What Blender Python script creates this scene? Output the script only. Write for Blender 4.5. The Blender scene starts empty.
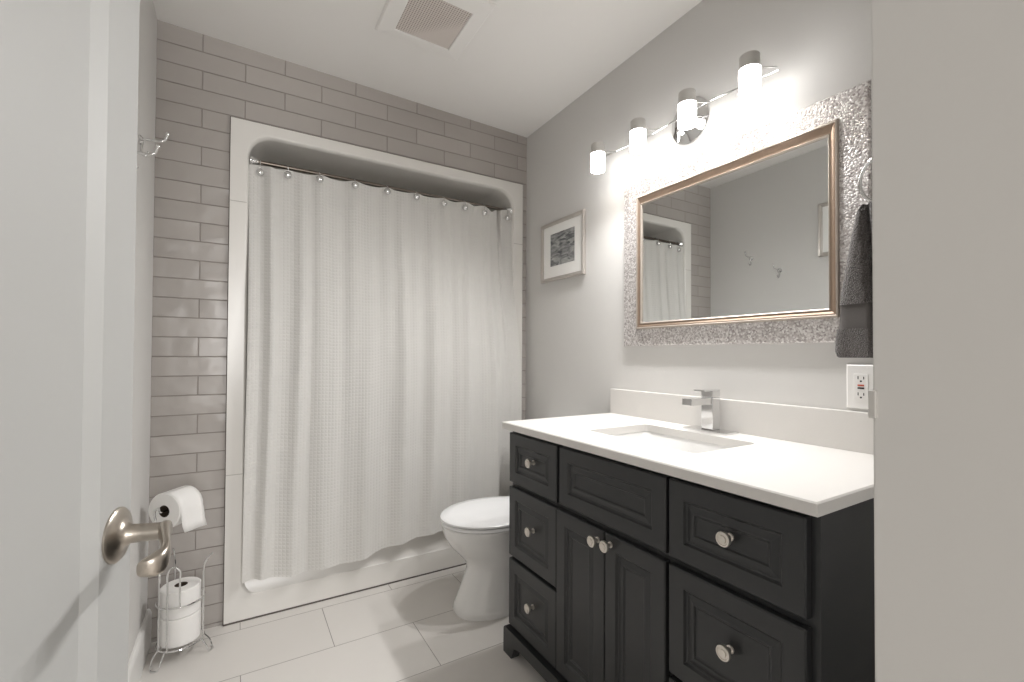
import bpy, bmesh, math, random
from mathutils import Vector, Matrix

random.seed(7)
SC = bpy.context.scene
COL = SC.collection

# ------------------------------------------------------------------ camera
cam_data = bpy.data.cameras.new('camera')
cam = bpy.data.objects.new('camera', cam_data)
COL.objects.link(cam)
cam_data.sensor_fit = 'HORIZONTAL'
cam_data.sensor_width = 36.0
cam_data.lens = 455.3 / 1024.0 * 36.0
cam_data.shift_y = 7.2 / 1024.0
cam_data.clip_start = 0.02
yaw, pit, rol = math.radians(-31.03), math.radians(0.841), math.radians(0.31)
Fv = Vector((-math.sin(yaw)*math.cos(pit), math.cos(yaw)*math.cos(pit), math.sin(pit)))
R0 = Vector((math.cos(yaw), math.sin(yaw), 0)); U0 = R0.cross(Fv)
Rv = R0*math.cos(rol) + U0*math.sin(rol); Uv = U0*math.cos(rol) - R0*math.sin(rol)
M3 = Matrix((Rv, Uv, -Fv)).transposed()
cam.matrix_world = Matrix.Translation((0, 0, 1.1286)) @ M3.to_4x4()
SC.camera = cam

# ------------------------------------------------------------------ world, big lights, exposure
world = bpy.data.worlds.new('world'); SC.world = world
world.use_nodes = True
world.node_tree.nodes['Background'].inputs[0].default_value = (1.0, 0.98, 0.95, 1)
world.node_tree.nodes['Background'].inputs[1].default_value = 0.35
SC.view_settings.view_transform = 'Standard'
SC.view_settings.look = 'None'
SC.view_settings.gamma = 1.0
SC.view_settings.use_curve_mapping = False
SC.view_settings.exposure = 0.50

HALL_FILL_W, SPOT_W, SHADE_E = 48.0, 16.0, 10.5


def area_light(name, loc, size, power, color=(1, 1, 1), rot=(0, 0, 0)):
    l = bpy.data.lights.new(name, 'AREA'); l.energy = power; l.color = color
    l.shape = 'DISK'; l.size = size
    o = bpy.data.objects.new(name, l); COL.objects.link(o)
    o.location = loc; o.rotation_euler = rot
    return o


# added fill light with no window, unseen at the hallway's far end
area_light('hall_fill_light', (0.22, -3.15, 1.45), 1.3, HALL_FILL_W, (1.0, 0.99, 0.98), (math.radians(90), 0, 0))

# ------------------------------------------------------------------ material helpers


def new_mat(name):
    m = bpy.data.materials.new(name); m.use_nodes = True
    nt = m.node_tree; b = nt.nodes['Principled BSDF']
    return m, nt, b


def srgb(r, g, b):
    f = lambda c: (c/255/12.92) if c/255 <= 0.04045 else ((c/255+0.055)/1.055)**2.4
    return (f(r), f(g), f(b), 1)


def mat(name, rgb, rough=0.5, metal=0.0, bump=0.0, bscale=200.0, spec=0.5, vary=0.0, coat=0.0, emit=0.0, emitc=None):
    m, nt, b = new_mat(name)
    c = srgb(*rgb)
    b.inputs['Base Color'].default_value = c
    b.inputs['Roughness'].default_value = rough
    b.inputs['Metallic'].default_value = metal
    b.inputs['Specular IOR Level'].default_value = spec
    b.inputs['Coat Weight'].default_value = coat
    tc = nt.nodes.new('ShaderNodeTexCoord')
    nz = nt.nodes.new('ShaderNodeTexNoise'); nz.inputs['Scale'].default_value = bscale
    nz.inputs['Detail'].default_value = 3
    nt.links.new(tc.outputs['Object'], nz.inputs['Vector'])
    if vary > 0:
        mx = nt.nodes.new('ShaderNodeMix'); mx.data_type = 'RGBA'
        mx.inputs[6].default_value = tuple(x*(1-vary) for x in c[:3]) + (1,)
        mx.inputs[7].default_value = tuple(min(1, x*(1+vary)) for x in c[:3]) + (1,)
        nt.links.new(nz.outputs['Fac'], mx.inputs[0])
        nt.links.new(mx.outputs[2], b.inputs['Base Color'])
    if bump > 0:
        bp = nt.nodes.new('ShaderNodeBump'); bp.inputs['Strength'].default_value = 1.0
        bp.inputs['Distance'].default_value = bump
        nt.links.new(nz.outputs['Fac'], bp.inputs['Height'])
        nt.links.new(bp.outputs['Normal'], b.inputs['Normal'])
    if emit > 0:
        b.inputs['Emission Color'].default_value = emitc or c
        b.inputs['Emission Strength'].default_value = emit
    return m


def brick_mat(name, c1, c2, grout, bw, rh, mortar, axes, shift, rough, bump_m, wave=0.0, wave_scale=8.0, spec=0.5, rough_grout=0.8):
    """tiles laid in running bond; axes picks which two object coordinates run along and across the rows"""
    m, nt, b = new_mat(name)
    tc = nt.nodes.new('ShaderNodeTexCoord'); sp = nt.nodes.new('ShaderNodeSeparateXYZ')
    cb = nt.nodes.new('ShaderNodeCombineXYZ')
    nt.links.new(tc.outputs['Object'], sp.inputs[0])
    for i, (ax, sh) in enumerate(zip(axes, shift)):
        ad = nt.nodes.new('ShaderNodeMath'); ad.operation = 'SUBTRACT'; ad.inputs[1].default_value = sh
        nt.links.new(sp.outputs[ax], ad.inputs[0]); nt.links.new(ad.outputs[0], cb.inputs[i])
    br = nt.nodes.new('ShaderNodeTexBrick')
    br.offset = 0.5; br.offset_frequency = 2; br.squash = 1.0; br.squash_frequency = 2
    br.inputs['Scale'].default_value = 1.0
    br.inputs['Brick Width'].default_value = bw; br.inputs['Row Height'].default_value = rh
    br.inputs['Mortar Size'].default_value = mortar; br.inputs['Mortar Smooth'].default_value = 0.4
    br.inputs['Bias'].default_value = 0.0
    br.inputs['Color1'].default_value = srgb(*c1); br.inputs['Color2'].default_value = srgb(*c2)
    br.inputs['Mortar'].default_value = srgb(*grout)
    nt.links.new(cb.outputs[0], br.inputs['Vector'])
    nt.links.new(br.outputs['Color'], b.inputs['Base Color'])
    b.inputs['Specular IOR Level'].default_value = spec
    mr = nt.nodes.new('ShaderNodeMapRange')
    mr.inputs['To Min'].default_value = rough; mr.inputs['To Max'].default_value = rough_grout
    nt.links.new(br.outputs['Fac'], mr.inputs['Value']); nt.links.new(mr.outputs[0], b.inputs['Roughness'])
    inv = nt.nodes.new('ShaderNodeMath'); inv.operation = 'MULTIPLY_ADD'
    inv.inputs[1].default_value = -1.0; inv.inputs[2].default_value = 1.0
    nt.links.new(br.outputs['Fac'], inv.inputs[0])
    bp = nt.nodes.new('ShaderNodeBump'); bp.inputs['Distance'].default_value = bump_m
    nt.links.new(inv.outputs[0], bp.inputs['Height'])
    last = bp
    if wave > 0:
        # the hand-pressed face of each tile: the noise is offset tile by tile
        nz = nt.nodes.new('ShaderNodeTexNoise'); nz.inputs['Scale'].default_value = wave_scale; nz.inputs['Detail'].default_value = 1.5
        br2 = nt.nodes.new('ShaderNodeTexBrick'); br2.offset = 0.5; br2.offset_frequency = 2
        for k in ('Scale', 'Brick Width', 'Row Height', 'Mortar Size', 'Mortar Smooth', 'Bias'):
            br2.inputs[k].default_value = br.inputs[k].default_value
        br2.inputs['Mortar Size'].default_value = 0.0
        br2.inputs['Color1'].default_value = (0, 0, 0, 1); br2.inputs['Color2'].default_value = (1, 1, 1, 1)
        nt.links.new(cb.outputs[0], br2.inputs['Vector'])
        vm = nt.nodes.new('ShaderNodeVectorMath'); vm.operation = 'MULTIPLY_ADD'
        vm.inputs[1].default_value = (7, 5, 9)
        nt.links.new(br2.outputs['Color'], vm.inputs[0]); nt.links.new(tc.outputs['Object'], vm.inputs[2])
        nt.links.new(vm.outputs[0], nz.inputs['Vector'])
        b2 = nt.nodes.new('ShaderNodeBump'); b2.inputs['Distance'].default_value = wave
        nt.links.new(nz.outputs['Fac'], b2.inputs['Height']); nt.links.new(bp.outputs['Normal'], b2.inputs['Normal'])
        last = b2
    nt.links.new(last.outputs['Normal'], b.inputs['Normal'])
    return m


WALL = mat('wall_paint', (215, 213, 210), 0.75, bump=0.0001, bscale=160)
CEIL = mat('ceiling_paint', (242, 240, 237), 0.9, bump=0.0001, bscale=180)
TRIM = mat('trim_paint', (236, 235, 232), 0.4)
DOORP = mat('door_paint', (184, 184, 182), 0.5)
TILE = brick_mat('grey_wall_tile', (178, 172, 167), (170, 164, 159), (154, 147, 141), 0.305, 0.0785, 0.0026,
                 ('X', 'Z'), (0.0135, 2.3705), 0.30, 0.0018, wave=0.014, wave_scale=8.0)
FLOORM = brick_mat('floor_tile', (222, 218, 213), (216, 212, 207), (150, 144, 138), 0.624, 0.309, 0.0016,
                   ('X', 'Y'), (0.021, 1.869), 0.32, 0.0008)
ACRYL = mat('white_acrylic', (226, 223, 218), 0.25)
CAULK_SHADE = mat('caulk_gap_shade', (92, 84, 78), 0.8)  # dark tone holds the gap shadow as well as the caulk
CHROME = mat('chrome', (225, 225, 225), 0.08, 1.0)
NICKEL = mat('brushed_nickel', (176, 168, 158), 0.32, 1.0, bump=0.0001, bscale=400)
PORC = mat('porcelain', (236, 235, 233), 0.12, coat=0.3)
LIDM = mat('toilet_seat_plastic', (242, 242, 242), 0.2)
BLACKV = mat('charcoal_paint', (46, 47, 48), 0.36, bump=0.00003, bscale=150)
VOID = mat('dark_gap', (12, 12, 12), 0.8)
QUARTZ = mat('white_quartz', (222, 219, 215), 0.3, vary=0.02, bscale=220)
PAPER = mat('toilet_paper', (240, 238, 235), 0.95, bump=0.0004, bscale=250)
CARD = mat('cardboard_core', (72, 60, 50), 0.9)
WHITEP = mat('white_plastic', (238, 236, 233), 0.35)
SLOT = mat('dark_slot', (30, 28, 28), 0.6)
REDB = mat('red_button', (196, 92, 70), 0.5)
SHADE = mat('frosted_glass', (255, 252, 246), 0.35, emit=SHADE_E, emitc=(1.0, 0.985, 0.97, 1))
RODM = mat('shaded_chrome', (120, 112, 104), 0.3, 1.0)  # chrome darkened to carry the reflection of the dim alcove
KNOBM = mat('satin_knob', (222, 216, 208), 0.3, 0.85)
CAPM = mat('satin_cap', (206, 203, 199), 0.4, 0.55)
BEAD = mat('silvery_bead', (186, 176, 166), 0.4, 0.6)
GOLD = mat('champagne_gilt', (150, 130, 113), 0.38, 0.6, bump=0.0002, bscale=90, vary=0.08)
MIRR = mat('mirror_glass', (236, 238, 237), 0.0, 1.0)
SILVF = mat('silver_frame', (196, 190, 184), 0.35, 0.6, vary=0.05)
MATB = mat('mat_board', (246, 245, 242), 0.9)


def towel_material():
    m, nt, b = new_mat('grey_terry')
    b.inputs['Roughness'].default_value = 1.0; b.inputs['Specular IOR Level'].default_value = 0.1
    b.inputs['Sheen Weight'].default_value = 0.35; b.inputs['Sheen Roughness'].default_value = 0.5
    tc = nt.nodes.new('ShaderNodeTexCoord'); v = nt.nodes.new('ShaderNodeTexVoronoi'); v.inputs['Scale'].default_value = 330
    nt.links.new(tc.outputs['Object'], v.inputs['Vector'])
    cr = nt.nodes.new('ShaderNodeValToRGB')
    cr.color_ramp.elements[0].color = srgb(104, 99, 96); cr.color_ramp.elements[1].color = srgb(66, 62, 60)
    nt.links.new(v.outputs['Distance'], cr.inputs[0]); nt.links.new(cr.outputs[0], b.inputs['Base Color'])
    bp = nt.nodes.new('ShaderNodeBump'); bp.invert = True; bp.inputs['Distance'].default_value = 0.003
    nt.links.new(v.outputs['Distance'], bp.inputs['Height']); nt.links.new(bp.outputs[0], b.inputs['Normal'])
    return m


def mosaic_material():
    m, nt, b = new_mat('silver_mosaic')
    b.inputs['Metallic'].default_value = 0.4; b.inputs['Roughness'].default_value = 0.35
    tc = nt.nodes.new('ShaderNodeTexCoord'); v = nt.nodes.new('ShaderNodeTexVoronoi'); v.inputs['Scale'].default_value = 190
    nt.links.new(tc.outputs['Object'], v.inputs['Vector'])
    cr = nt.nodes.new('ShaderNodeValToRGB')
    e = cr.color_ramp.elements
    e[0].color = srgb(160, 153, 150); e[1].color = srgb(236, 233, 231)
    el = e.new(0.5); el.color = srgb(204, 198, 196)
    sx = nt.nodes.new('ShaderNodeSeparateXYZ'); nt.links.new(v.outputs['Color'], sx.inputs[0])
    nt.links.new(sx.outputs[0], cr.inputs[0]); nt.links.new(cr.outputs[0], b.inputs['Base Color'])
    bp = nt.nodes.new('ShaderNodeBump'); bp.invert = True; bp.inputs['Distance'].default_value = 0.0018
    nt.links.new(v.outputs['Distance'], bp.inputs['Height']); nt.links.new(bp.outputs[0], b.inputs['Normal'])
    return m


def waffle_material():
    m, nt, b = new_mat('waffle_weave')
    b.inputs['Base Color'].default_value = srgb(227, 225, 221)
    b.inputs['Roughness'].default_value = 0.95; b.inputs['Specular IOR Level'].default_value = 0.15
    b.inputs['Sheen Weight'].default_value = 0.15
    uv = nt.nodes.new('ShaderNodeUVMap'); uv.uv_map = 'cloth'
    sp = nt.nodes.new('ShaderNodeSeparateXYZ'); nt.links.new(uv.outputs[0], sp.inputs[0])
    outs = []
    for ax in ('X', 'Y'):
        mu = nt.nodes.new('ShaderNodeMath'); mu.operation = 'MULTIPLY'; mu.inputs[1].default_value = 2*math.pi/0.0155
        nt.links.new(sp.outputs[ax], mu.inputs[0])
        co = nt.nodes.new('ShaderNodeMath'); co.operation = 'COSINE'; nt.links.new(mu.outputs[0], co.inputs[0])
        pw = nt.nodes.new('ShaderNodeMath'); pw.operation = 'MAXIMUM'; pw.inputs[1].default_value = 0.0
        nt.links.new(co.outputs[0], pw.inputs[0]); outs.append(pw)
    mx = nt.nodes.new('ShaderNodeMath'); mx.operation = 'MAXIMUM'
    nt.links.new(outs[0].outputs[0], mx.inputs[0]); nt.links.new(outs[1].outputs[0], mx.inputs[1])
    bp = nt.nodes.new('ShaderNodeBump'); bp.inputs['Distance'].default_value = 0.0010
    nt.links.new(mx.outputs[0], bp.inputs['Height']); nt.links.new(bp.outputs[0], b.inputs['Normal'])
    tr = nt.nodes.new('ShaderNodeBsdfTranslucent'); tr.inputs['Color'].default_value = srgb(236, 233, 228)
    ms = nt.nodes.new('ShaderNodeMixShader'); ms.inputs[0].default_value = 0.20
    nt.links.new(b.outputs[0], ms.inputs[1]); nt.links.new(tr.outputs[0], ms.inputs[2])
    nt.links.new(ms.outputs[0], nt.nodes['Material Output'].inputs['Surface'])
    return m


def mesh_grille_material():
    m, nt, b = new_mat('fan_mesh')
    b.inputs['Roughness'].default_value = 0.6
    tc = nt.nodes.new('ShaderNodeTexCoord'); v = nt.nodes.new('ShaderNodeTexVoronoi')
    v.feature = 'DISTANCE_TO_EDGE'; v.inputs['Scale'].default_value = 105; v.inputs['Randomness'].default_value = 0.0
    nt.links.new(tc.outputs['Object'], v.inputs['Vector'])
    cr = nt.nodes.new('ShaderNodeValToRGB')
    cr.color_ramp.elements[0].position = 0.22; cr.color_ramp.elements[0].color = srgb(214, 206, 200)
    cr.color_ramp.elements[1].position = 0.34; cr.color_ramp.elements[1].color = srgb(120, 104, 96)
    nt.links.new(v.outputs['Distance'], cr.inputs[0]); nt.links.new(cr.outputs[0], b.inputs['Base Color'])
    return m


def art_material():
    m, nt, b = new_mat('ink_drawing')
    b.inputs['Roughness'].default_value = 0.8
    tc = nt.nodes.new('ShaderNodeTexCoord')
    mp = nt.nodes.new('ShaderNodeMapping'); mp.inputs['Scale'].default_value = (1, 9, 30); mp.inputs['Rotation'].default_value = (0.42, 0, 0)
    nt.links.new(tc.outputs['Object'], mp.inputs[0])
    nz = nt.nodes.new('ShaderNodeTexNoise'); nz.inputs['Scale'].default_value = 1.6; nz.inputs['Detail'].default_value = 6
    nz.inputs['Distortion'].default_value = 1.2
    nt.links.new(mp.outputs[0], nz.inputs['Vector'])
    cr = nt.nodes.new('ShaderNodeValToRGB')
    cr.color_ramp.elements[0].position = 0.36; cr.color_ramp.elements[0].color = srgb(92, 94, 96)
    cr.color_ramp.elements[1].position = 0.68; cr.color_ramp.elements[1].color = srgb(190, 190, 188)
    nt.links.new(nz.outputs['Fac'], cr.inputs[0]); nt.links.new(cr.outputs[0], b.inputs['Base Color'])
    return m


TERRY = towel_material()
TERRYB = mat('grey_flat_weave', (88, 84, 82), 0.95, bump=0.0006, bscale=500)
MOSAIC = mosaic_material()
WAFFLE = waffle_material()
FANMESH = mesh_grille_material()
ART = art_material()

# ------------------------------------------------------------------ geometry helpers


def link(name, bm, material, parent=None, smooth=False, normals=True):
    if normals:
        bmesh.ops.recalc_face_normals(bm, faces=bm.faces)
    me = bpy.data.meshes.new(name); bm.to_mesh(me); bm.free()
    if smooth:
        for p in me.polygons: p.use_smooth = True
        me.set_sharp_from_angle(angle=math.radians(38))
    me.materials.append(material)
    o = bpy.data.objects.new(name, me); COL.objects.link(o)
    if parent is not None:
        o.parent = parent
        o.location = -Vector(parent.location) if parent.parent is None else (0, 0, 0)
        if parent.parent is None and parent.type != 'EMPTY':
            o.location = (0, 0, 0)
    return o


def tag(o, label, cat, group=None):
    o['label'] = label; o['category'] = cat
    if group: o['group'] = group
    return o


def thing(name, label, cat, loc, group=None):
    o = bpy.data.objects.new(name, None); COL.objects.link(o)
    o.empty_display_size = 0.1; o.location = loc
    return tag(o, label, cat, group)


def struct(name, bm, material, label=None, parent=None):
    o = link(name, bm, material, parent)
    if parent is None:
        o['kind'] = 'structure'
        if label: o['label'] = label
        o['category'] = name.split('_')[0]
    return o


def B(): return bmesh.new()


def box(bm, x0, x1, y0, y1, z0, z1, bevel=0.0, seg=2, xf=None):
    vs = [bm.verts.new((x, y, z)) for x in (x0, x1) for y in (y0, y1) for z in (z0, z1)]
    idx = [(0, 1, 3, 2), (4, 6, 7, 5), (0, 4, 5, 1), (2, 3, 7, 6), (0, 2, 6, 4), (1, 5, 7, 3)]
    fs = [bm.faces.new([vs[i] for i in f]) for f in idx]
    allv = vs
    if bevel > 0:
        es = list({e for f in fs for e in f.edges})
        r = bmesh.ops.bevel(bm, geom=es, offset=bevel, segments=seg, profile=0.5, affect='EDGES')
        allv = list({v for f in r['faces'] for v in f.verts} | {v for v in vs if v.is_valid})
    if xf is not None:
        for v in allv: v.co = xf @ v.co
    return allv


def loft(bm, rings, cap0=True, cap1=True, closed=True):
    """rings: lists of Vectors of one length"""
    R = [[bm.verts.new(p) for p in r] for r in rings]
    n = len(R[0])
    for a, b in zip(R, R[1:]):
        for i in range(n if closed else n-1):
            j = (i+1) % n
            bm.faces.new((a[i], a[j], b[j], b[i]))
    if cap0: bm.faces.new(list(reversed(R[0])))
    if cap1: bm.faces.new(R[-1])
    return R


def frame_of(d):
    d = Vector(d).normalized()
    up = Vector((0, 0, 1)) if abs(d.z) < 0.9 else Vector((1, 0, 0))
    a = d.cross(up).normalized(); b = a.cross(d).normalized()
    return a, b


def lathe(bm, origin, axis, prof, n=32, cap0=True, cap1=True):
    """prof: (distance along axis, radius)"""
    a, b = frame_of(axis); ax = Vector(axis).normalized(); o = Vector(origin)
    rings = [[o + ax*t + (a*math.cos(2*math.pi*i/n) + b*math.sin(2*math.pi*i/n))*max(r, 1e-5) for i in range(n)] for t, r in prof]
    loft(bm, rings, cap0, cap1)


def tube(bm, pts, r, n=10, closed=False):
    pts = [Vector(p) for p in pts]
    m = len(pts); rings = []
    a = None
    for i, p in enumerate(pts):
        if closed: d = pts[(i+1) % m] - pts[i-1]
        else: d = pts[min(i+1, m-1)] - pts[max(i-1, 0)]
        d.normalize()
        if a is None: a, _ = frame_of(d)
        a = (a - d*a.dot(d)).normalized(); b = d.cross(a)
        rr = r[i] if isinstance(r, (list, tuple)) else r
        rings.append([p + (a*math.cos(2*math.pi*k/n) + b*math.sin(2*math.pi*k/n))*rr for k in range(n)])
    if closed:
        rings.append(rings[0]); loft(bm, rings, False, False); bmesh.ops.remove_doubles(bm, verts=bm.verts, dist=1e-6)
    else: loft(bm, rings)


def smooth_path(pts, k=8):
    """Catmull-Rom through the points"""
    P = [Vector(p) for p in pts]; out = []
    for i in range(len(P)-1):
        p0, p1, p2, p3 = P[max(i-1, 0)], P[i], P[i+1], P[min(i+2, len(P)-1)]
        for s in range(k):
            t = s/k
            out.append(0.5*((2*p1) + (p2-p0)*t + (2*p0-5*p1+4*p2-p3)*t*t + (3*p1-p0-3*p2+p3)*t**3))
    out.append(P[-1]); return out


def arc_pts(c, u, v, r, a0, a1, n=16):
    c, u, v = Vector(c), Vector(u), Vector(v)
    return [c + (u*math.cos(a0+(a1-a0)*i/n) + v*math.sin(a0+(a1-a0)*i/n))*r for i in range(n+1)]


def rounded(u0, u1, v0, v1, r, n=8):
    """rounded rectangle as (u, v, corner index) going round; r may be one radius per corner"""
    rs = r if isinstance(r, (list, tuple)) else [r]*4
    out = []
    for k, (cu, cv, a) in enumerate(((u1, v1, 0), (u0, v1, 90), (u0, v0, 180), (u1, v0, 270))):
        rr = rs[k]
        su = -1 if cu == u1 else 1; sv = -1 if cv == v1 else 1
        for i in range(n+1):
            t = math.radians(a + 90*i/n)
            out.append((cu + su*rr + rr*math.cos(t), cv + sv*rr + rr*math.sin(t), k))
    return out


def plate_with_hole(bm, outer, inner, P, w):
    """flat plate from the rectangle outer=(u0,u1,v0,v1) to the inner rounded loop; P maps (u,v,w) to space"""
    u0, u1, v0, v1 = outer
    oc = [bm.verts.new(P(*q, w)) for q in ((u1, v1), (u0, v1), (u0, v0), (u1, v0))]
    iv = [bm.verts.new(P(u, v, w)) for u, v, k in inner]
    n = len(iv)
    for i in range(n):
        j = (i+1) % n
        ci, cj = inner[i][2], inner[j][2]
        f = [iv[i], iv[j], oc[cj]] + ([oc[ci]] if ci != cj else [])
        bm.faces.new(f)
    return oc, iv


def nested(bm, rings, P, cap_last=True, cap_first=False):
    """rings: (u0,u1,v0,v1,w)"""
    R = []
    for u0, u1, v0, v1, w in rings:
        R.append([P(u0, v0, w), P(u1, v0, w), P(u1, v1, w), P(u0, v1, w)])
    loft(bm, R, cap_first, cap_last)


def inset_rings(u0, u1, v0, v1, spec):
    return [(u0+i, u1-i, v0+i, v1-i, w) for i, w in spec]


# ------------------------------------------------------------------ the room
XL, XR, YB, YD = -0.290, 1.451, 2.254, 0.15
ZT = 2.56


def ceil_z(x, y): return 2.447 - 0.0178*(x+0.290) - 0.0193*(y-2.254)


bm = B(); box(bm, -1.2, 2.2, -3.3, 2.25+0.9, -0.1, 0.0); struct('floor', bm, FLOORM, 'large pale tile floor laid in running bond')
bm = B(); box(bm, XL-0.1, XL, YD-0.12, YB+0.1, 0, ZT); struct('wall_left', bm, WALL, 'plain painted wall behind the open door')
bm = B(); box(bm, XR, XR+0.1, YD-0.12, YB+0.1, 0, ZT); struct('wall_right', bm, WALL, 'painted wall behind the vanity')
# back wall, tiled, with the bath alcove left open in it
TX0, TX1, TZ1 = -0.038, 1.4155, 2.124
bm = B()
box(bm, XL, TX0, YB, YB+0.1, 0, ZT); box(bm, TX1, XR, YB, YB+0.1, 0, ZT); box(bm, TX0, TX1, YB, YB+0.1, TZ1, ZT)
struct('wall_back', bm, TILE, 'wall of grey oblong tiles round the bath alcove')
# door wall with the doorway the camera stands in
JX = 0.3985
bm = B()
box(bm, XL-0.1, -0.272, YD-0.12, YD, 0, ZT, 0.002)
box(bm, JX, XR+0.1, YD-0.12, YD, 0, ZT, 0.0015)
box(bm, -0.272, JX, YD-0.12, YD, 2.40, ZT, 0.002)
struct('wall_front', bm, WALL, 'wall with the doorway, seen edge on at the right')
# ceiling
bm = B()
cs = [(XL-0.1, YD-0.12), (XR+0.1, YD-0.12), (XR+0.1, YB+0.1), (XL-0.1, YB+0.1)]
loft(bm, [[Vector((x, y, ceil_z(x, y))) for x, y in cs], [Vector((x, y, ceil_z(x, y)+0.15)) for x, y in cs]])
struct('ceiling', bm, CEIL, 'plain white ceiling')
# hallway behind the camera
bm = B()
box(bm, -1.2, 2.2, -3.3, -3.2, 0, 2.45); box(bm, -1.2, -1.1, -3.2, YD-0.12, 0, 2.45); box(bm, 2.1, 2.2, -3.2, YD-0.12, 0, 2.45)
box(bm, -1.2, XL-0.1, YD-0.12, YD-0.02, 0, 2.45); box(bm, XR+0.1, 2.2, YD-0.12, YD-0.02, 0, 2.45)
struct('wall_hall', bm, mat('hall_paint', (206, 203, 199), 0.8), 'hallway walls behind the camera')
bm = B(); box(bm, -1.2, 2.2, -3.3, YD-0.12, 2.45, 2.55); struct('ceiling_hall', bm, CEIL, 'hallway ceiling behind the camera')
# baseboard along the left wall
bm = B()
prof = [(0, 0), (0.014, 0), (0.014, 0.118), (0.011, 0.128), (0.006, 0.135), (0, 0.135)]
loft(bm, [[Vector((XL+x, y, z)) for x, z in prof] for y in (YD, YB)])
struct('baseboard_left', bm, TRIM, 'white baseboard along the left wall')

# ------------------------------------------------------------------ bath surround
tub = thing('bathtub_surround', 'white acrylic bath alcove with rounded frame set into the grey tiled wall', 'bathtub', (0.69, YB, 0))
PXZ = lambda u, v, w: Vector((u, w, v))
bm = B()
yf = YB-0.014
HU0, HU1, HV0, HV1 = 0.020, 1.360, 0.105, 2.079
hole = rounded(HU0, HU1, HV0, HV1, [0.10, 0.10, 0.05, 0.05], 10)
oc, iv = plate_with_hole(bm, (TX0, TX1, 0.006, TZ1), hole, PXZ, yf)
# outer edge returns to the wall
ob = [bm.verts.new((v.co.x, YB+0.02, v.co.z)) for v in oc]
for i in range(4): bm.faces.new((oc[i], oc[(i+1) % 4], ob[(i+1) % 4], ob[i]))
# rounded lip, then the alcove walls and the back
prev = iv
for off, dy in ((0.004, 0.002), (0.009, 0.010), (0.012, 0.022), (0.014, 0.80)):
    lp = rounded(HU0+off, HU1-off, HV0+off, HV1-off, [0.096, 0.096, 0.05, 0.05], 10)
    cur = [bm.verts.new((u, yf+dy, v)) for u, v, k in lp]
    for i in range(len(cur)):
        j = (i+1) % len(cur); bm.faces.new((prev[i], prev[j], cur[j], cur[i]))
    prev = cur
bm.faces.new(prev)
sur = link('surround', bm, ACRYL, tub, smooth=True)
wn = sur.modifiers.new('normals', 'WEIGHTED_NORMAL'); wn.keep_sharp = True; wn.weight = 100
bm = B()
# apron with its sloping foot ledge, and the rim
prof = [(2.242, 0.108), (2.262, 0.150), (2.266, 0.18), (2.268, 0.44), (2.262, 0.452), (2.262, 0.468), (2.270, 0.476), (2.345, 0.476), (2.355, 0.468), (2.40, 0.16), (2.46, 0.135), (2.90, 0.135), (2.96, 0.2), (2.98, 0.47), (3.03, 0.476), (3.03, 0.108)]
loft(bm, [[Vector((x, y, z)) for y, z in prof] for x in (0.032, 1.348)])
link('tub_apron', bm, ACRYL, tub, smooth=True)
bm = B()
box(bm, TX0-0.001, TX1+0.001, yf-0.002, YB, 0.0, 0.0065)  # shadow gap between tub and floor, drawn as a dark strip
box(bm, TX0-0.003, TX0, yf+0.004, YB, 0.0, TZ1+0.003); box(bm, TX1, TX1+0.003, yf+0.004, YB, 0, TZ1+0.003)
box(bm, TX0-0.003, TX1+0.003, yf+0.004, YB, TZ1, TZ1+0.003)
link('caulk_shadow_line', bm, CAULK_SHADE, tub)
SEAM = mat('seam_grey', (186, 182, 176), 0.6)
for zz in (1.772, 0.62):
    for xa, xb in ((TX0+0.001, HU0+0.003), (HU1-0.003, TX1-0.001)):
        bm = B(); box(bm, xa, xb, yf-0.0006, yf+0.002, zz-0.0016, zz+0.0016); link('seam', bm, SEAM, tub)

# ------------------------------------------------------------------ curtain rod, hooks, curtain
rod = thing('curtain_rod', 'thin chrome shower curtain rod spanning the bath opening', 'curtain rod', (0.69, 2.275, 1.968))
bm = B(); lathe(bm, (0.04, 2.275, 1.968), (1, 0, 0), [(0, 0.0085), (1.302, 0.0085)], 20)
link('pole', bm, RODM, rod, smooth=True)
for x, d in ((0.036, 1), (1.352, -1)):
    bm = B(); lathe(bm, (x, 2.275, 1.968), (d, 0, 0), [(0, 0.024), (0.004, 0.024), (0.012, 0.020), (0.024, 0.0135), (0.03, 0.0115), (0.03, 0.009)], 24)
    link('flange', bm, CHROME, rod, smooth=True)

hook_x = [0.073, 0.181, 0.313, 0.470, 0.626, 0.777, 0.927, 1.050, 1.170, 1.318]
hook_z = [1.918, 1.927, 1.932, 1.935, 1.937, 1.937, 1.929, 1.927, 1.922, 1.915]


def interp(x, xs, ys):
    if x <= xs[0]: return ys[0]
    for a, b, c, d in zip(xs, xs[1:], ys, ys[1:]):
        if x <= b: return c + (d-c)*(x-a)/(b-a)
    return ys[-1]


def sstep(a, b, x):
    t = max(0, min(1, (x-a)/(b-a))); return t*t*(3-2*t)


CX0, CX1 = 0.030, 1.352
folds = [(0.075, 0.016, 0.028), (0.115, -0.020, 0.022), (0.175, 0.010, 0.03), (0.235, -0.010, 0.024), (0.285, 0.006, 0.016), (0.345, -0.012, 0.03), (0.42, 0.006, 0.03),
         (0.50, -0.009, 0.035), (0.60, 0.009, 0.035), (0.70, -0.010, 0.03), (0.79, 0.008, 0.03), (0.87, -0.009, 0.028),
         (0.97, 0.008, 0.03), (1.06, -0.010, 0.026), (1.13, 0.009, 0.024), (1.20, -0.008, 0.02)]


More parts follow.
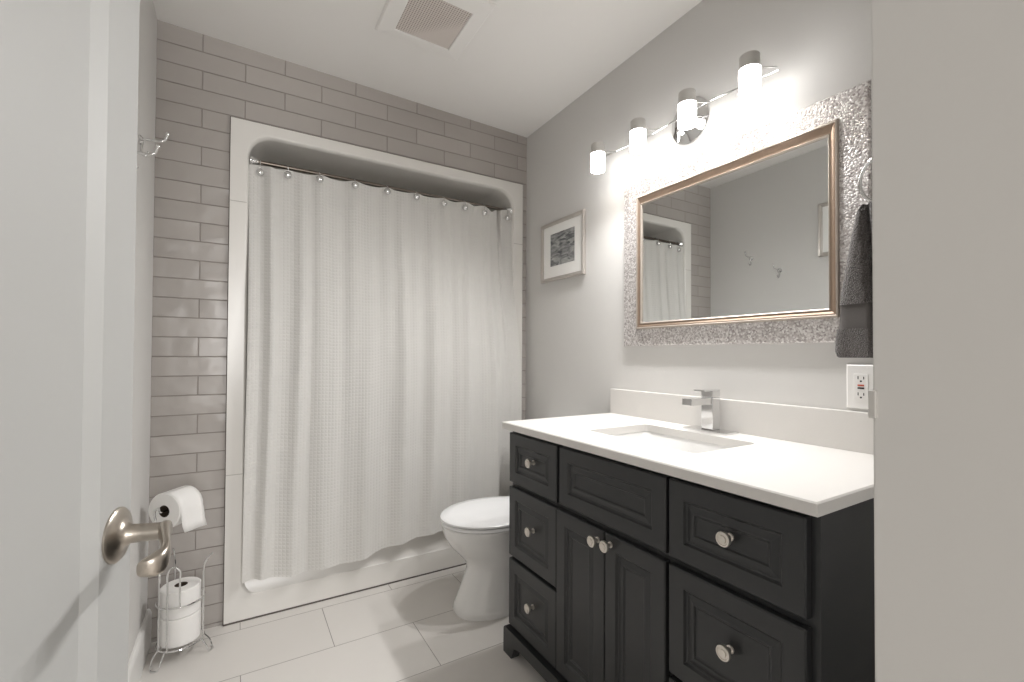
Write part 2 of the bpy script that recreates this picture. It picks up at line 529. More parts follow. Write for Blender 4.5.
def curtain_pt(s, v):
    """s along the cloth 0..1, v from the top 0 to the hem 1"""
    x0 = CX0 + (CX1-CX0)*s
    # nearest hooks pull the top edge up
    dh = min(abs(x0-h) for h in hook_x)
    topz = interp(x0, [0.03, 0.47, 0.8, 1.1, 1.20, 1.25, 1.352], [1.950, 1.959, 1.960, 1.961, 1.962, 1.962, 1.966])
    topz -= 0.010*sstep(0.0, 0.075, dh)
    topz -= 0.018*sstep(1.175, 1.215, x0)*(1-sstep(1.215, 1.25, x0))
    hem = 0.197 - 0.030*(1-sstep(0.1, 1.0, x0)) + 0.010*math.sin(9*x0+1.0) + 0.004*math.sin(23*x0) + 0.022*sstep(0.5, 1.0, x0)
    z = topz + (hem-topz)*v
    y = 2.258 - 0.062*sstep(0.0, 0.6, v)
    amp = 0.5 + 0.9*v - 0.35*v*v
    for c, a, w in folds:
        c2 = c + 0.02*math.sin(3*v + c*9)*v
        y += a*amp*math.exp(-((x0-c2)/w)**2)
    y += 0.004*math.sin(38*x0 + 4*v) * (0.3+v) + 0.0022*math.sin(88*x0 + 2*math.sin(5*x0) + 1.5*v)*(1.1-0.6*v)
    # the deep tuck near the right end
    tk = 0.045*math.exp(-((x0-1.268)/0.010)**2)*(1-0.75*sstep(0.02, 0.16, v))*(1-sstep(0.2, 0.6, v))
    y += tk
    y = min(y, 2.262) if v > 0.75 else y
    x = x0 + 0.035*sstep(0.15, 0.6, v)*sstep(1.0, 1.35, x0) + 0.004*math.sin(5*v)*(1-s)
    return Vector((x, y, z))


bm = B(); NS, NV = 330, 90
uvl = bm.loops.layers.uv.new('cloth')
G = [[bm.verts.new(curtain_pt(i/NS, j/NV)) for i in range(NS+1)] for j in range(NV+1)]
for j in range(NV):
    for i in range(NS):
        f = bm.faces.new((G[j][i], G[j][i+1], G[j+1][i+1], G[j+1][i]))
        for lp, (a, b) in zip(f.loops, ((i, j), (i+1, j), (i+1, j+1), (i, j+1))):
            lp[uvl].uv = (a/NS*1.40, b/NV*1.76)
cur = link('shower_curtain', bm, WAFFLE, None, smooth=True, normals=False)
tag(cur, 'white waffle-weave shower curtain hanging across the bath opening', 'curtain')

ORD = ['first', 'second', 'third', 'fourth', 'fifth', 'sixth', 'seventh', 'eighth', 'ninth', 'tenth']
for k, (x, z) in enumerate(zip(hook_x, hook_z)):
    cy = curtain_pt((x-CX0)/(CX1-CX0), 0.02).y
    lab = ('leftmost' if k == 0 else 'rightmost' if k == 9 else ORD[k]+' from the left')
    h = thing('curtain_hook', 'chrome ball hook on the shower curtain rod, ' + lab, 'curtain hook', (x, 2.275, 1.968), 'ball hooks along the curtain rod')
    bm = B()
    p = [(x, cy-0.006, z), (x, cy-0.011, z+0.018), (x, 2.247, 1.963)] + arc_pts((x, 2.275, 1.968), (0, -1, 0), (0, 0, 1), 0.0125, 0, math.pi, 12) + [(x, cy+0.012, z+0.012), (x, cy+0.004, z)]
    tube(bm, p, 0.0014, 8); link('wire', bm, CHROME, h, smooth=True)
    bm = B()
    lathe(bm, (x, cy-0.002, z), (0, -1, 0), [(0, 0.008), (0.002, 0.0135), (0.007, 0.0165), (0.011, 0.0158), (0.016, 0.0115), (0.019, 0.006), (0.0195, 0.0)], 20)
    link('ball', bm, CHROME, h, smooth=True)

# ------------------------------------------------------------------ vanity
VX, VXB = 0.916, XR-0.002          # face frame plane and back
VY0, VY1 = 0.425, 1.512
van = thing('vanity_cabinet', 'charcoal painted vanity cabinet with raised panel fronts under the white counter', 'cabinet', (1.19, 0.97, 0))
bm = B()
box(bm, VX, VXB, VY0, VY0+0.018, 0.09, 0.846); box(bm, VX, VXB, VY1-0.018, VY1, 0.09, 0.846)
box(bm, VX, VX+0.019, VY0+0.018, VY1-0.018, 0.09, 0.846)
box(bm, VXB-0.008, VXB, VY0+0.018, VY1-0.018, 0.09, 0.846); box(bm, VX+0.019, VXB-0.008, VY0+0.018, VY1-0.018, 0.09, 0.108)
link('carcass', bm, BLACKV, van)
bm = B()
# plinth: front board with bracket feet, side returns
fx = 0.882
pts = [(VY0-0.006, 0), (VY0+0.055, 0), (VY0+0.075, 0.045), (VY0+0.10, 0.055), (VY1-0.10, 0.055), (VY1-0.07, 0.045), (VY1-0.050, 0), (VY1+0.006, 0), (VY1+0.006, 0.088), (VY1, 0.097), (VY0, 0.097), (VY0-0.006, 0.088)]
loft(bm, [[Vector((fx, y, z)) for y, z in pts], [Vector((fx+0.035, y, z)) for y, z in pts]])
for ya, yb in ((VY0-0.006, VY0+0.014), (VY1-0.014, VY1+0.006)):
    box(bm, fx+0.036, VXB, ya, yb, 0, 0.09)
link('plinth', bm, BLACKV, van)


def PF(u, v, w): return Vector((0.896 + w, u, v))


def front(name, y0, y1, z0, z1, knobs=(), fw=0.040):
    bm = B()
    spec = [(0.0, 0.0195), (0.0, 0.003), (0.003, 0.0), (fw, 0.0), (fw+0.004, 0.006), (fw+0.008, 0.0075), (fw+0.022, 0.0035), (fw+0.026, 0.0035), (fw+0.029, 0.0075), (fw+0.033, 0.0085)]
    nested(bm, inset_rings(y0, y1, z0, z1, spec), PF, True, True)
    f = link(name, bm, BLACKV, van)
    for ky, kz in knobs:
        kb = B()
        # face stands on the inner panel (inside) or on the frame
        inside = (y0+fw < ky < y1-fw) and (z0+fw < kz < z1-fw)
        x0 = 0.9045 if inside else 0.896
        lathe(kb, (x0, ky, kz), (-1, 0, 0), [(0, 0.0085), (0.003, 0.0085), (0.005, 0.0055), (0.015, 0.0055), (0.018, 0.0115), (0.020, 0.0155), (0.025, 0.0165), (0.028, 0.0155), (0.0285, 0.0125), (0.027, 0.0115), (0.027, 0.0085), (0.0295, 0.0075), (0.030, 0.0)], 28)
        k = link('knob', kb, KNOBM, f, smooth=True)
        k.location = (0, 0, 0)
    return f


rows = [(0.645, 0.832), (0.369, 0.627), (0.107, 0.355)]
for z0, z1 in rows:
    front('drawer', 1.205, 1.505, z0, z1, [(1.349, (z0+z1)/2+0.008)], 0.043)
for (z0, z1), kz in zip(rows, (0.743, 0.506, 0.244)):
    front('drawer', 0.441, 0.752, z0, z1, [(0.596, kz)], 0.043)
front('false_front', 0.761, 1.190, 0.647, 0.832, (), 0.043)
front('door', 0.979, 1.203, 0.107, 0.627, [(1.003, 0.597)], 0.043)
front('door', 0.763, 0.975, 0.107, 0.627, [(0.951, 0.601)], 0.043)

# countertop with the cut-out, plus backsplash
top = thing('vanity_countertop', 'white quartz countertop with a low backsplash on the charcoal vanity', 'countertop', (1.17, 0.97, 0.84))
CX, CY0, CY1, CZ = 0.8741, 0.4104, 1.5234, 0.872
SU0, SU1, SV0, SV1 = 1.030, 1.312, 0.778, 1.205
PXY = lambda u, v, w: Vector((u, v, w))
bm = B()
hl = rounded(SU0, SU1, SV0, SV1, 0.02, 5)
e = 0.003
o1, i1 = plate_with_hole(bm, (CX+e, XR-0.001, CY0+e, CY1-e), hl, PXY, CZ)
o2, i2 = plate_with_hole(bm, (CX, XR-0.001, CY0, CY1), hl, PXY, CZ-e)
o3, i3 = plate_with_hole(bm, (CX, XR-0.001, CY0, CY1), hl, PXY, CZ-0.0255)
bm.faces.ensure_lookup_table()
# drop the middle plate's faces, keep its rim vertices
mid = set(o2) | set(i2)
bmesh.ops.delete(bm, geom=[f for f in bm.faces if all(v in mid for v in f.verts)], context='FACES_ONLY')
for a, b in ((o1, o2), (o2, o3)):
    for i in range(4): bm.faces.new((a[i], a[(i+1) % 4], b[(i+1) % 4], b[i]))
n = len(i1)
for i in range(n): bm.faces.new((i1[i], i1[(i+1) % n], i3[(i+1) % n], i3[i]))
bmesh.ops.delete(bm, geom=[v for v in i2], context='VERTS')
link('slab', bm, QUARTZ, top)
bm = B(); box(bm, 1.431, XR-0.001, CY0, CY1, CZ-0.001, 0.980, 0.002); link('backsplash', bm, QUARTZ, top)

# sink basin
sink = thing('undermount_sink', 'rectangular white basin set below the cut-out in the counter', 'sink', (1.17, 0.99, 0.84))
bm = B(); prev = None
for off, z, r in ((-0.012, 0.8455, 0.03), (-0.004, 0.8455, 0.028), (0.0, 0.839, 0.03), (0.010, 0.768, 0.04), (0.022, 0.736, 0.045), (0.045, 0.723, 0.05), (0.12, 0.716, 0.02)):
    lp = [bm.verts.new((u, v, z)) for u, v, k in rounded(SU0+off, SU1-off, SV0+off, SV1-off, r, 6)]
    if prev:
        for i in range(len(lp)):
            j = (i+1) % len(lp); bm.faces.new((prev[i], prev[j], lp[j], lp[i]))
    prev = lp
bm.faces.new(prev)
bs = link('basin', bm, PORC, sink, smooth=True)
so = bs.modifiers.new('thickness', 'SOLIDIFY'); so.thickness = 0.008; so.offset = -1
bm = B(); lathe(bm, (1.171, 0.99, 0.7165), (0, 0, 1), [(0, 0.026), (0.002, 0.025), (0.003, 0.018), (0.001, 0.014), (0.001, 0)], 28)
link('drain', bm, CHROME, sink, smooth=True)

# faucet
fa = thing('faucet', 'square chrome single-lever faucet standing behind the sink', 'faucet', (1.385, 0.99, CZ))
bm = B(); box(bm, 1.352, 1.424, 0.907, 1.072, CZ, CZ+0.006, 0.0012); link('base_plate', bm, CHROME, fa)
bm = B(); box(bm, 1.372, 1.414, 0.968, 1.012, CZ+0.006, 0.988, 0.0015); link('body', bm, CHROME, fa)
bm = B(); box(bm, 1.268, 1.3725, 0.972, 1.008, 0.965, 0.987, 0.0012); link('spout', bm, CHROME, fa)
bm = B(); box(bm, 1.372, 1.414, 0.968, 1.012, 0.9895, 1.0095, 0.0015); box(bm, 1.330, 1.414, 0.968, 1.012, 1.0095, 1.0145, 0.001)
link('lever', bm, CHROME, fa)

# ------------------------------------------------------------------ toilet
toi = thing('toilet', 'white toilet with closed lid between the vanity and the bath', 'toilet', (1.1, 1.83, 0))


def egg(xt, xb, hw, z, n=40, sq=2.0):
    """outline pointing to -x: tip xt, back xb, half width hw"""
    xc = xt + (xb-xt)*0.46; pts = []
    for i in range(n):
        t = 2*math.pi*i/n; c, s = math.cos(t), math.sin(t)
        cx = math.copysign(abs(c)**(2/sq), c); sy = math.copysign(abs(s)**(2/sq), s)
        x = 0.018 + xc + cx*((xb-xc) if c > 0 else (xc-xt)); pts.append(Vector((x, 1.83 + sy*hw, z)))
    return pts


bm = B()
rg = [(0.806, 1.36, 0.128, 0.0, 2.4), (0.803, 1.36, 0.130, 0.012, 2.4), (0.809, 1.36, 0.127, 0.035, 2.4), (0.830, 1.36, 0.120, 0.086, 2.3), (0.855, 1.36, 0.118, 0.15, 2.2), (0.864, 1.35, 0.118, 0.19, 2.1),
      (0.852, 1.33, 0.122, 0.222, 2.0), (0.818, 1.30, 0.138, 0.258, 2.0), (0.781, 1.27, 0.156, 0.298, 2.0), (0.760, 1.25, 0.172, 0.338, 2.0), (0.750, 1.24, 0.179, 0.372, 2.0), (0.748, 1.24, 0.181, 0.383, 2.0), (0.752, 1.235, 0.178, 0.388, 2.0)]
loft(bm, [egg(*r[:4], n=48, sq=r[4]) for r in rg])
box(bm, 1.20, 1.44, 1.67, 1.99, 0.20, 0.391, 0.03, 4)
link('bowl', bm, PORC, toi, smooth=True)
bm = B()
loft(bm, [egg(0.752, 1.235, 0.178, 0.3900, 48), egg(0.745, 1.24, 0.184, 0.393, 48), egg(0.745, 1.24, 0.184, 0.401, 48), egg(0.750, 1.235, 0.180, 0.405, 48)])
link('seat', bm, LIDM, toi, smooth=True)
bm = B()
loft(bm, [egg(0.752, 1.232, 0.178, 0.408, 48), egg(0.742, 1.238, 0.185, 0.411, 48), egg(0.742, 1.238, 0.185, 0.418, 48), egg(0.750, 1.232, 0.178, 0.424, 48), egg(0.79, 1.20, 0.145, 0.427, 48), egg(0.87, 1.12, 0.08, 0.429, 48)])
link('lid', bm, LIDM, toi, smooth=True)
bm = B(); box(bm, 1.27, 1.442, 1.635, 2.025, 0.391, 0.735, 0.025, 4); link('tank', bm, PORC, toi, smooth=True)
bm = B(); box(bm, 1.257, 1.447, 1.622, 2.038, 0.736, 0.768, 0.010, 3); link('tank_lid', bm, PORC, toi, smooth=True)

# ------------------------------------------------------------------ mirror
mir = thing('wall_mirror', 'large mirror in a silver mosaic frame with champagne inner moulding above the vanity', 'mirror', (XR, 1.0, 1.5))
PYZ = lambda u, v, w: Vector((XR - w, u, v))
MO = (0.543, 1.4485, 1.1692, 1.871); MG = (0.6145, 1.3685, 1.238, 1.796); MM = (0.644, 1.3435, 1.2665, 1.757)


def rr(r, w): return (r[0], r[1], r[2], r[3], w)


def ins(r, i): return (r[0]+i, r[1]-i, r[2]+i, r[3]-i)


bm = B(); nested(bm, [rr(ins(MG, 0.005), 0.001), rr(MO, 0.001), rr(MO, 0.010), rr(ins(MO, 0.004), 0.014), rr(ins(MG, -0.002), 0.016), rr(ins(MG, 0.005), 0.015), rr(ins(MG, 0.005), 0.001)], PYZ, False, False)
link('mosaic_frame', bm, MOSAIC, mir)
bm = B(); nested(bm, [rr(MG, 0.015), rr(ins(MG, 0.002), 0.023), rr(ins(MG, 0.006), 0.024), rr(ins(MG, 0.008), 0.021)], PYZ, False, False)
link('outer_bead', bm, BEAD, mir)
bm = B(); nested(bm, [rr(ins(MG, 0.008), 0.021), rr(ins(MG, 0.012), 0.0205), rr(ins(MM, -0.010), 0.0165), rr(ins(MM, -0.006), 0.0165)], PYZ, False, False)
link('gilt_moulding', bm, GOLD, mir)
bm = B(); nested(bm, [rr(ins(MM, -0.006), 0.0165), rr(ins(MM, -0.004), 0.0185), rr(ins(MM, -0.002), 0.017), rr(MM, 0.012), rr(MM, 0.006)], PYZ, False, False)
link('inner_bead', bm, BEAD, mir)
bm = B(); nested(bm, [rr(ins(MM, -0.004), 0.004), rr(ins(MM, -0.004), 0.010), rr(ins(MM, -0.0039), 0.0101)], PYZ, True, True)
link('glass', bm, MIRR, mir)

# ------------------------------------------------------------------ framed pictures


def picture(name, label, xw, sgn, y0, y1, z0, z1, fw, mw, art_mat, frame_mat):
    t = thing(name, label, 'picture', (xw, (y0+y1)/2, (z0+z1)/2))
    P = lambda u, v, w: Vector((xw + sgn*w, u, v))
    r = (y0, y1, z0, z1)
    bm = B(); nested(bm, [rr(r, 0.001), rr(r, 0.016), rr(ins(r, 0.004), 0.020), rr(ins(r, fw*0.55), 0.018), rr(ins(r, fw*0.8), 0.014), rr(ins(r, fw), 0.013), rr(ins(r, fw), 0.006)], P, False, True)
    link('frame', bm, frame_mat, t)
    bm = B(); nested(bm, [rr(ins(r, fw), 0.006), rr(ins(r, fw), 0.0075)], P, True, True); link('mat_board', bm, MATB, t)
    a = (y0+fw+mw[0], y1-fw-mw[1], z0+fw+mw[2], z1-fw-mw[3])
    bm = B(); nested(bm, [rr(a, 0.0075), rr(a, 0.0082)], P, True, True); link('print', bm, art_mat, t)
    return t


picture('framed_picture', 'small framed grey ink drawing hanging between the curtain and the mirror', XR, -1, 1.714, 2.080, 1.526, 1.843, 0.019, (0.062, 0.062, 0.060, 0.046), ART, SILVF)
PRINT2 = mat('pale_print', (205, 204, 200), 0.8, vary=0.08, bscale=12)
picture('framed_picture', 'framed pale print on the left wall, seen only in the mirror', XL, 1, 1.17, 1.474, 1.762, 2.100, 0.024, (0.05, 0.05, 0.05, 0.05), PRINT2, SILVF)

# ------------------------------------------------------------------ vanity light
sco = thing('vanity_light', 'four-lamp chrome bar light with glowing frosted shades above the mirror', 'lamp', (XR, 1.14, 2.0))
bm = B(); lathe(bm, (XR, 1.115, 2.012), (-1, 0, 0), [(0, 0.083), (0.006, 0.083), (0.010, 0.079), (0.014, 0.066), (0.024, 0.056), (0.030, 0.040), (0.032, 0.0)], 48)
lathe(bm, (XR-0.03, 1.115, 2.010), (-1, 0, 0), [(0, 0.011), (0.026, 0.011)], 20)
link('canopy', bm, CHROME, sco, smooth=True)
BX = 1.390
bm = B(); tube(bm, smooth_path([(BX, 0.755, 1.994), (BX, 0.86, 2.002), (BX, 1.0, 2.012), (BX, 1.115, 2.010), (BX, 1.25, 2.002), (BX, 1.39, 2.008), (BX, 1.525, 2.016)]), 0.0036, 10)
link('bar', bm, CHROME, sco, smooth=True)
LX = 1.322
for ly in (1.487, 1.256, 1.030, 0.805):
    bm = B()
    tube(bm, smooth_path([(LX+0.024, ly-0.004, 2.012), (LX+0.045, ly-0.02, 2.011), (BX, ly-0.045, 2.006)]), 0.0027, 10)
    tube(bm, smooth_path([(LX+0.024, ly+0.004, 2.012), (LX+0.045, ly+0.02, 2.011), (BX, ly+0.045, 2.006)]), 0.0027, 10)
    link('arm', bm, CHROME, sco, smooth=True)
    bm = B(); lathe(bm, (LX, ly, 1.998), (0, 0, 1), [(0, 0.0315), (0.004, 0.0315), (0.005, 0.0285), (0.041, 0.0285), (0.043, 0.027), (0.043, 0)], 36)
    link('cap', bm, CAPM, sco, smooth=True)
    bm = B(); lathe(bm, (LX, ly, 1.924), (0, 0, 1), [(0.0, 0.0275), (0.0, 0.0285), (0.003, 0.0305), (0.074, 0.0305), (0.074, 0.0275), (0.002, 0.0275)], 36, False, False)
    link('glass_shade', bm, SHADE, sco, smooth=True)
    l = bpy.data.lights.new('bulb', 'SPOT'); l.energy = SPOT_W; l.spot_size = math.radians(160); l.spot_blend = 1.0
    l.shadow_soft_size = 0.022; l.color = (1.0, 0.992, 0.985)
    lo = bpy.data.objects.new('bulb', l); COL.objects.link(lo); lo.parent = sco; lo.rotation_euler = (0, math.radians(35), 0)
    lo.location = Vector((LX, ly, 1.930)) - sco.location

# ------------------------------------------------------------------ outlet
out = thing('wall_outlet', 'white outlet with a small red button on the wall under the grey towel', 'outlet', (XR, 0.568, 1.04))
oy, oz = 0.569, 1.048
bm = B(); nested(bm, [rr((oy-0.036, oy+0.036, oz-0.060, oz+0.060), 0.0), rr((oy-0.036, oy+0.036, oz-0.060, oz+0.060), 0.003), rr((oy-0.032, oy+0.032, oz-0.056, oz+0.056), 0.006)], PYZ, True, True)
link('plate', bm, WHITEP, out)
bm = B(); box(bm, XR-0.008, XR-0.005, oy-0.017, oy+0.017, oz-0.034, oz+0.034, 0.001); link('receptacle', bm, WHITEP, out)
for s in (1, -1):
    cz = oz + 0.022*s
    for dy, hh in ((0.0065, 0.006), (-0.0065, 0.005)):
        bm = B(); box(bm, XR-0.0085, XR-0.007, oy+dy-0.001, oy+dy+0.001, cz-0.002, cz+hh); link('slot', bm, SLOT, out)
    bm = B(); lathe(bm, (XR-0.007, oy, cz-0.0075), (-1, 0, 0), [(0, 0.0024), (0.0015, 0.0024)], 12); link('ground_hole', bm, SLOT, out)
bm = B(); box(bm, XR-0.0095, XR-0.007, oy-0.0075, oy+0.0075, oz+0.001, oz+0.0055, 0.0005); link('reset_button', bm, REDB, out)
bm = B(); box(bm, XR-0.0095, XR-0.007, oy-0.0075, oy+0.0075, oz-0.0065, oz-0.002, 0.0005); link('test_button', bm, SLOT, out)

# ------------------------------------------------------------------ towel ring and towel
RY, RZ, RX = 0.479, 1.583, 1.394
ring = thing('towel_ring', 'chrome towel ring on the wall at the right edge of the mirror', 'towel ring', (XR, RY, RZ+0.07))
bm = B(); tube(bm, arc_pts((RX, RY, RZ), (0, 1, 0), (0, 0, 1), 0.070, 0, 2*math.pi, 48)[:-1], 0.0042, 12, closed=True)
link('ring', bm, CHROME, ring, smooth=True)
bm = B(); lathe(bm, (XR, RY, RZ+0.072), (-1, 0, 0), [(0, 0.024), (0.006, 0.024), (0.010, 0.018), (0.013, 0.010), (0.052, 0.010), (0.060, 0.013), (0.066, 0.012), (0.068, 0)], 28)
link('post', bm, CHROME, ring, smooth=True)

tz = [z + 0.008 for z in (1.516, 1.500, 1.47, 1.42, 1.36, 1.30, 1.258, 1.255, 1.197, 1.194, 1.17, 1.135, 1.122, 1.118)]
yl = [y + 0.004 for y in (0.540, 0.550, 0.556, 0.566, 0.576, 0.586, 0.592, 0.589, 0.593, 0.598, 0.602, 0.603, 0.599, 0.594)]


def towel_section(z, ly, grow):
    """closed outline: front face with a lengthwise crease, and back face"""
    k = (1.516-z)/0.40
    ry = 2*RY - ly
    n = 64; front, back = [], []
    cre = 0.531 - 0.028*k
    th = 0.013 + 0.012*k
    for i in range(n+1):
        y = ly + (ry-ly)*i/n
        e2 = min(1, min(i, n-i)/7.0); edge = math.sqrt(max(0, 1-(1-e2)**2))
        dpt = th*edge*(1.0 + 0.25*math.sin(37*y+2*k))
        dpt -= 0.022*math.exp(-((y-cre)/0.0055)**2)*edge
        front.append(Vector((RX - 0.004 - dpt - grow*edge, y, z)))
        back.append(Vector((RX + 0.004 + th*0.8*edge + grow*edge, y, z)))
    return front + list(reversed(back[1:-1]))


tow = thing('hand_towel', 'dark grey terry hand towel hanging from the chrome ring', 'towel', (RX, RY, 1.12))
secs = [(z, l) for z, l in zip(tz, yl)]
bm = B(); loft(bm, [towel_section(z, l, 0) for z, l in secs[:7]]); link('upper_pile', bm, TERRY, tow, smooth=True)
bm = B(); loft(bm, [towel_section(z, l, -0.003) for z, l in secs[6:10]]); link('woven_border', bm, TERRYB, tow, smooth=True)
bm = B(); loft(bm, [towel_section(z, l, 0) for z, l in secs[9:]]); link('lower_pile', bm, TERRY, tow, smooth=True)

# ------------------------------------------------------------------ ceiling fan vent
fan = thing('exhaust_fan', 'white square ceiling fan cover with a brownish mesh grille', 'fan', (0.635, 1.66, ceil_z(0.635, 1.66)))
zc = ceil_z(0.635, 1.66)
PZ = lambda u, v, w: Vector((u, v, ceil_z(u, v) - w))
FO = (0.458, 0.812, 1.48, 1.842); FG = (0.521, 0.749, 1.550, 1.783)
bm = B(); nested(bm, [rr(FO, 0.0), rr(FO, 0.006), rr(ins(FO, 0.006), 0.012), rr(ins(FG, -0.004), 0.018), rr(FG, 0.017), rr(ins(FG, 0.001), 0.011)], PZ, True, False)
link('cover', bm, CEIL, fan)
bm = B(); nested(bm, [rr(ins(FG, 0.0012), 0.0112), rr(ins(FG, 0.0012), 0.0145)], PZ, True, True); link('mesh_grille', bm, FANMESH, fan)

# ------------------------------------------------------------------ robe hooks on the left wall


def robe_hook(label, y, z):
    t = thing('robe_hook', label, 'hook', (XL, y, z), 'robe hooks on the left wall')
    bm = B(); lathe(bm, (XL, y, z), (1, 0, 0), [(0, 0.016), (0.004, 0.016), (0.007, 0.012), (0.012, 0.008), (0.014, 0)], 24)
    link('back_plate', bm, CHROME, t, smooth=True)
    bm = B(); tube(bm, smooth_path([(XL+0.010, y, z+0.004), (XL+0.03, y, z+0.006), (XL+0.055, y, z+0.007), (XL+0.068, y, z+0.014), (XL+0.074, y, z+0.032)]), 0.0042, 12)
    lathe(bm, (XL+0.074, y, z+0.030), (0.2, 0, 1), [(0, 0.003), (0.003, 0.005), (0.007, 0.006), (0.011, 0.0045), (0.013, 0)], 16)
    link('upper_prong', bm, CHROME, t, smooth=True)
    bm = B(); tube(bm, smooth_path([(XL+0.009, y, z+0.002), (XL+0.007, y, z-0.03), (XL+0.010, y, z-0.046), (XL+0.018, y, z-0.050), (XL+0.025, y, z-0.040)]), 0.0040, 12)
    lathe(bm, (XL+0.025, y, z-0.043), (0.2, 0, 1), [(0, 0.003), (0.003, 0.0045), (0.006, 0.005), (0.009, 0.004), (0.011, 0)], 16)
    link('lower_prong', bm, CHROME, t, smooth=True)


robe_hook('chrome double robe hook nearer the tiled wall, beside the door edge', 1.922, 1.835)
robe_hook('chrome double robe hook mostly behind the door, farther from the tiles', 1.722, 1.716)

# ------------------------------------------------------------------ door leaf, standing open
th = math.radians(13)
dd = Vector((math.sin(th), math.cos(th), 0)); nn = Vector((math.cos(th), -math.sin(th), 0))
H = Vector((-0.1196, 0.6984, 0))
door = thing('door_leaf', 'white panelled door standing open in the left foreground', 'door', (H - dd*0.60))
PD = lambda u, v, w: H + dd*u + nn*w + Vector((0, 0, v))
bm = B()
DU0, DU1, DZ0, DZ1 = -0.602, 0.034, 0.012, 2.035
PU1 = -0.036; PU0 = DU0 + 0.076
for sgn, wbase in ((1, 0.0), (-1, -0.035)):
    nested(bm, [(DU0, DU1, DZ0, DZ1, wbase), (PU0, PU1, 0.25, 1.90, wbase), (PU0+0.0195, PU1-0.0195, 0.2695, 1.8805, wbase-sgn*0.008)], PD, True, False)
loft(bm, [[PD(DU0, DZ0, 0), PD(DU1, DZ0, 0), PD(DU1, DZ1, 0), PD(DU0, DZ1, 0)], [PD(DU0, DZ0, -0.035), PD(DU1, DZ0, -0.035), PD(DU1, DZ1, -0.035), PD(DU0, DZ1, -0.035)]], False, False)
bmesh.ops.remove_doubles(bm, verts=bm.verts, dist=1e-5)
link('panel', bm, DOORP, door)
hz = 0.915
hnd = None
bm = B()
c = H + Vector((0, 0, hz))
lathe(bm, c, nn, [(0, 0.0315), (0.002, 0.0315), (0.0045, 0.029), (0.006, 0.020), (0.009, 0.014), (0.015, 0.0108), (0.030, 0.0100), (0.0495, 0.0100), (0.050, 0.0)], 40)
hnd = link('handle_rosette', bm, NICKEL, door, smooth=True)
bm = B()
rings = []
for t, up, hh, ww, out_ in ((0.010, 0.0, 0.007, 0.005, 0.047), (0.007, 0.0, 0.010, 0.0065, 0.047), (-0.004, 0.0, 0.011, 0.0065, 0.0485), (-0.016, -0.001, 0.0105, 0.006, 0.053), (-0.034, -0.003, 0.0105, 0.005, 0.0600), (-0.050, -0.006, 0.011, 0.005, 0.0665), (-0.062, -0.009, 0.0115, 0.0055, 0.0685), (-0.070, -0.011, 0.012, 0.008, 0.066), (-0.076, -0.012, 0.011, 0.009, 0.062), (-0.080, -0.012, 0.008, 0.006, 0.057)):
    o = c + dd*t + Vector((0, 0, up)) + nn*out_
    rings.append([o + nn*ww*math.copysign(abs(math.cos(a))**0.7, math.cos(a)) + Vector((0, 0, hh*math.copysign(abs(math.sin(a))**0.7, math.sin(a)))) for a in [2*math.pi*i/24 for i in range(24)]])
loft(bm, rings); link('lever_handle', bm, NICKEL, door, smooth=True)
for z in (0.25, 1.05, 1.83):
    bm = B(); lathe(bm, PD(DU0-0.004, z, 0.004), (0, 0, 1), [(0, 0.006), (0.09, 0.006)], 16); link('hinge', bm, NICKEL, door, smooth=True)

# small latch plate on the jamb edge
lp = thing('latch_plate', 'small grey metal plate on the edge of the right-hand wall', 'plate', (JX, YD, 1.09))
bm = B(); box(bm, JX-0.0035, JX+0.004, YD-0.003, YD+0.0015, 1.084, 1.104, 0.0005); link('plate', bm, CAPM, lp)

# ------------------------------------------------------------------ paper stand and rolls
SCX, SCY = -0.173, 2.120
std = thing('toilet_paper_stand', 'chrome wire paper stand on the floor in front of the grey tiles', 'paper stand', (SCX, SCY, 0))
WR = 0.0032
RR = 0.074


def around(a, r, z): return Vector((SCX + r*math.cos(math.radians(a)), SCY + r*math.sin(math.radians(a)), z))


for z in (0.052, 0.205):
    bm = B(); tube(bm, [around(i*7.5, RR, z) for i in range(48)], WR, 8, closed=True)
    link('wire_hoop', bm, CHROME, std, smooth=True)
bm = B(); tube(bm, [around(a, RR, 0.052) for a in (30, 210)], WR*0.9, 8); tube(bm, [around(a, RR, 0.052) for a in (120, 300)], WR*0.9, 8)
link('floor_wires', bm, CHROME, std, smooth=True)
for a in (226, 345, 110):
    bm = B()
    t = Vector((-math.sin(math.radians(a)), math.cos(math.radians(a)), 0))
    p = [around(a, RR, 0.052) + t*0.016, around(a, RR+0.016, 0.030) + t*0.020, around(a, RR+0.026, WR) + t*0.016, around(a, RR+0.034, WR), around(a, RR+0.026, WR) - t*0.016, around(a, RR+0.016, 0.030) - t*0.020, around(a, RR, 0.052) - t*0.016]
    tube(bm, smooth_path(p), WR*0.9, 8); link('foot', bm, CHROME, std, smooth=True)
for a in (345, 110):
    bm = B()
    p = [around(a, RR, 0.05), around(a, RR, 0.15), around(a, RR, 0.27), around(a, RR, 0.31), around(a, RR+0.006, 0.335), around(a, RR+0.022, 0.36), around(a, RR+0.030, 0.362)]
    tube(bm, smooth_path(p), WR, 8); link('guard_wire', bm, CHROME, std, smooth=True)
ax = Vector((0.616, 0.788, 0))
FC = Vector((-0.218, 2.025, 0.567))
pole = FC - ax*0.022
bm = B()
p0 = around(214, RR, 0.05)
p = [p0, around(214, RR, 0.2), around(214, RR, 0.40), Vector((pole.x, pole.y, 0.50)), pole + Vector((-0.012, 0.006, 0)), pole + Vector((0, 0, 0.018)), pole + Vector((0.006, -0.003, 0.004)), FC + ax*0.03, FC + ax*0.125]
tube(bm, smooth_path(p, 10), WR, 8); link('holder_pole', bm, CHROME, std, smooth=True)
bm = B()
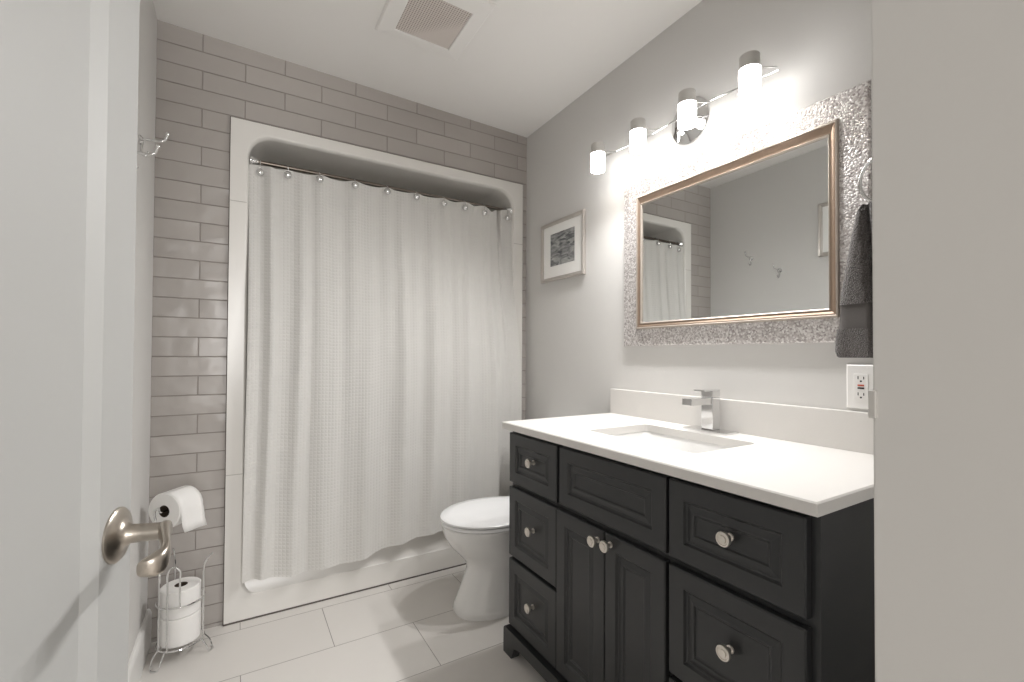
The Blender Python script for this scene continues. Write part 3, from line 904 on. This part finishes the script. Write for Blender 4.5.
p = [around(243, RR, 0.05), around(243, RR, 0.25), around(243, RR, 0.335), around(258, RR-0.002, 0.352), around(272, RR-0.004, 0.335), around(272, RR-0.004, 0.30), around(272, RR, 0.205)]
tube(bm, smooth_path(p), WR, 8); link('guard_wire', bm, CHROME, std, smooth=True)


def roll(name, label, o, axis, length, rad, tail=False):
    t = thing(name, label, 'toilet paper', o, 'toilet paper rolls')
    bm = B(); rc = 0.021
    lathe(bm, o, axis, [(0.0, rc), (0.0, rad-0.003), (0.003, rad), (length-0.003, rad), (length, rad-0.003), (length, rc)], 48, False, False)
    link('paper', bm, PAPER, t, smooth=True)
    bm = B(); lathe(bm, o, axis, [(0.0005, rc), (0.0005, rc-0.0015), (length-0.0005, rc-0.0015), (length-0.0005, rc), (0.0005, rc)], 32, False, False)
    link('core', bm, CARD, t, smooth=True)
    if tail:
        a = Vector(axis).normalized(); side = Vector((a.y, -a.x, 0)); oo = Vector(o)
        bm = B(); rws = []
        pts = [(math.cos(t_)*(rad+0.0008), math.sin(t_)*(rad+0.0008)) for t_ in [math.radians(90-15*i) for i in range(6)]]
        pts += [(rad+0.001, 0.0), (rad+0.004, -0.025), (rad+0.007, -0.050), (rad+0.011, -0.074)]
        for x, z in pts:
            f = 0.006 if z < -0.07 else 0
            rws.append([oo + a*(0.002+f+(length-0.004)*k/6) + side*(x+0.002*math.sin(k*1.3)*(z < 0)) + Vector((0, 0, z - (0.008*(k/6) if z < -0.07 else 0))) for k in range(7)])
        R = [[bm.verts.new(q) for q in r] for r in rws]
        for i in range(len(R)-1):
            for k in range(6): bm.faces.new((R[i][k], R[i][k+1], R[i+1][k+1], R[i+1][k]))
        o2 = link('loose_sheet', bm, PAPER, t, smooth=True)
        s2 = o2.modifiers.new('thickness', 'SOLIDIFY'); s2.thickness = 0.0008
    return t


roll('toilet_paper_roll', 'part-used toilet roll with hanging sheet on the holder arm behind the door handle', FC, ax, 0.102, 0.064, True)
roll('toilet_paper_roll', 'spare white toilet roll at the top of the wire stand', Vector((SCX, SCY, 0.158)), (0, 0, 1), 0.100, 0.063)
roll('toilet_paper_roll', 'spare white toilet roll at the bottom of the wire stand', Vector((SCX, SCY, 0.057)), (0, 0, 1), 0.100, 0.064)
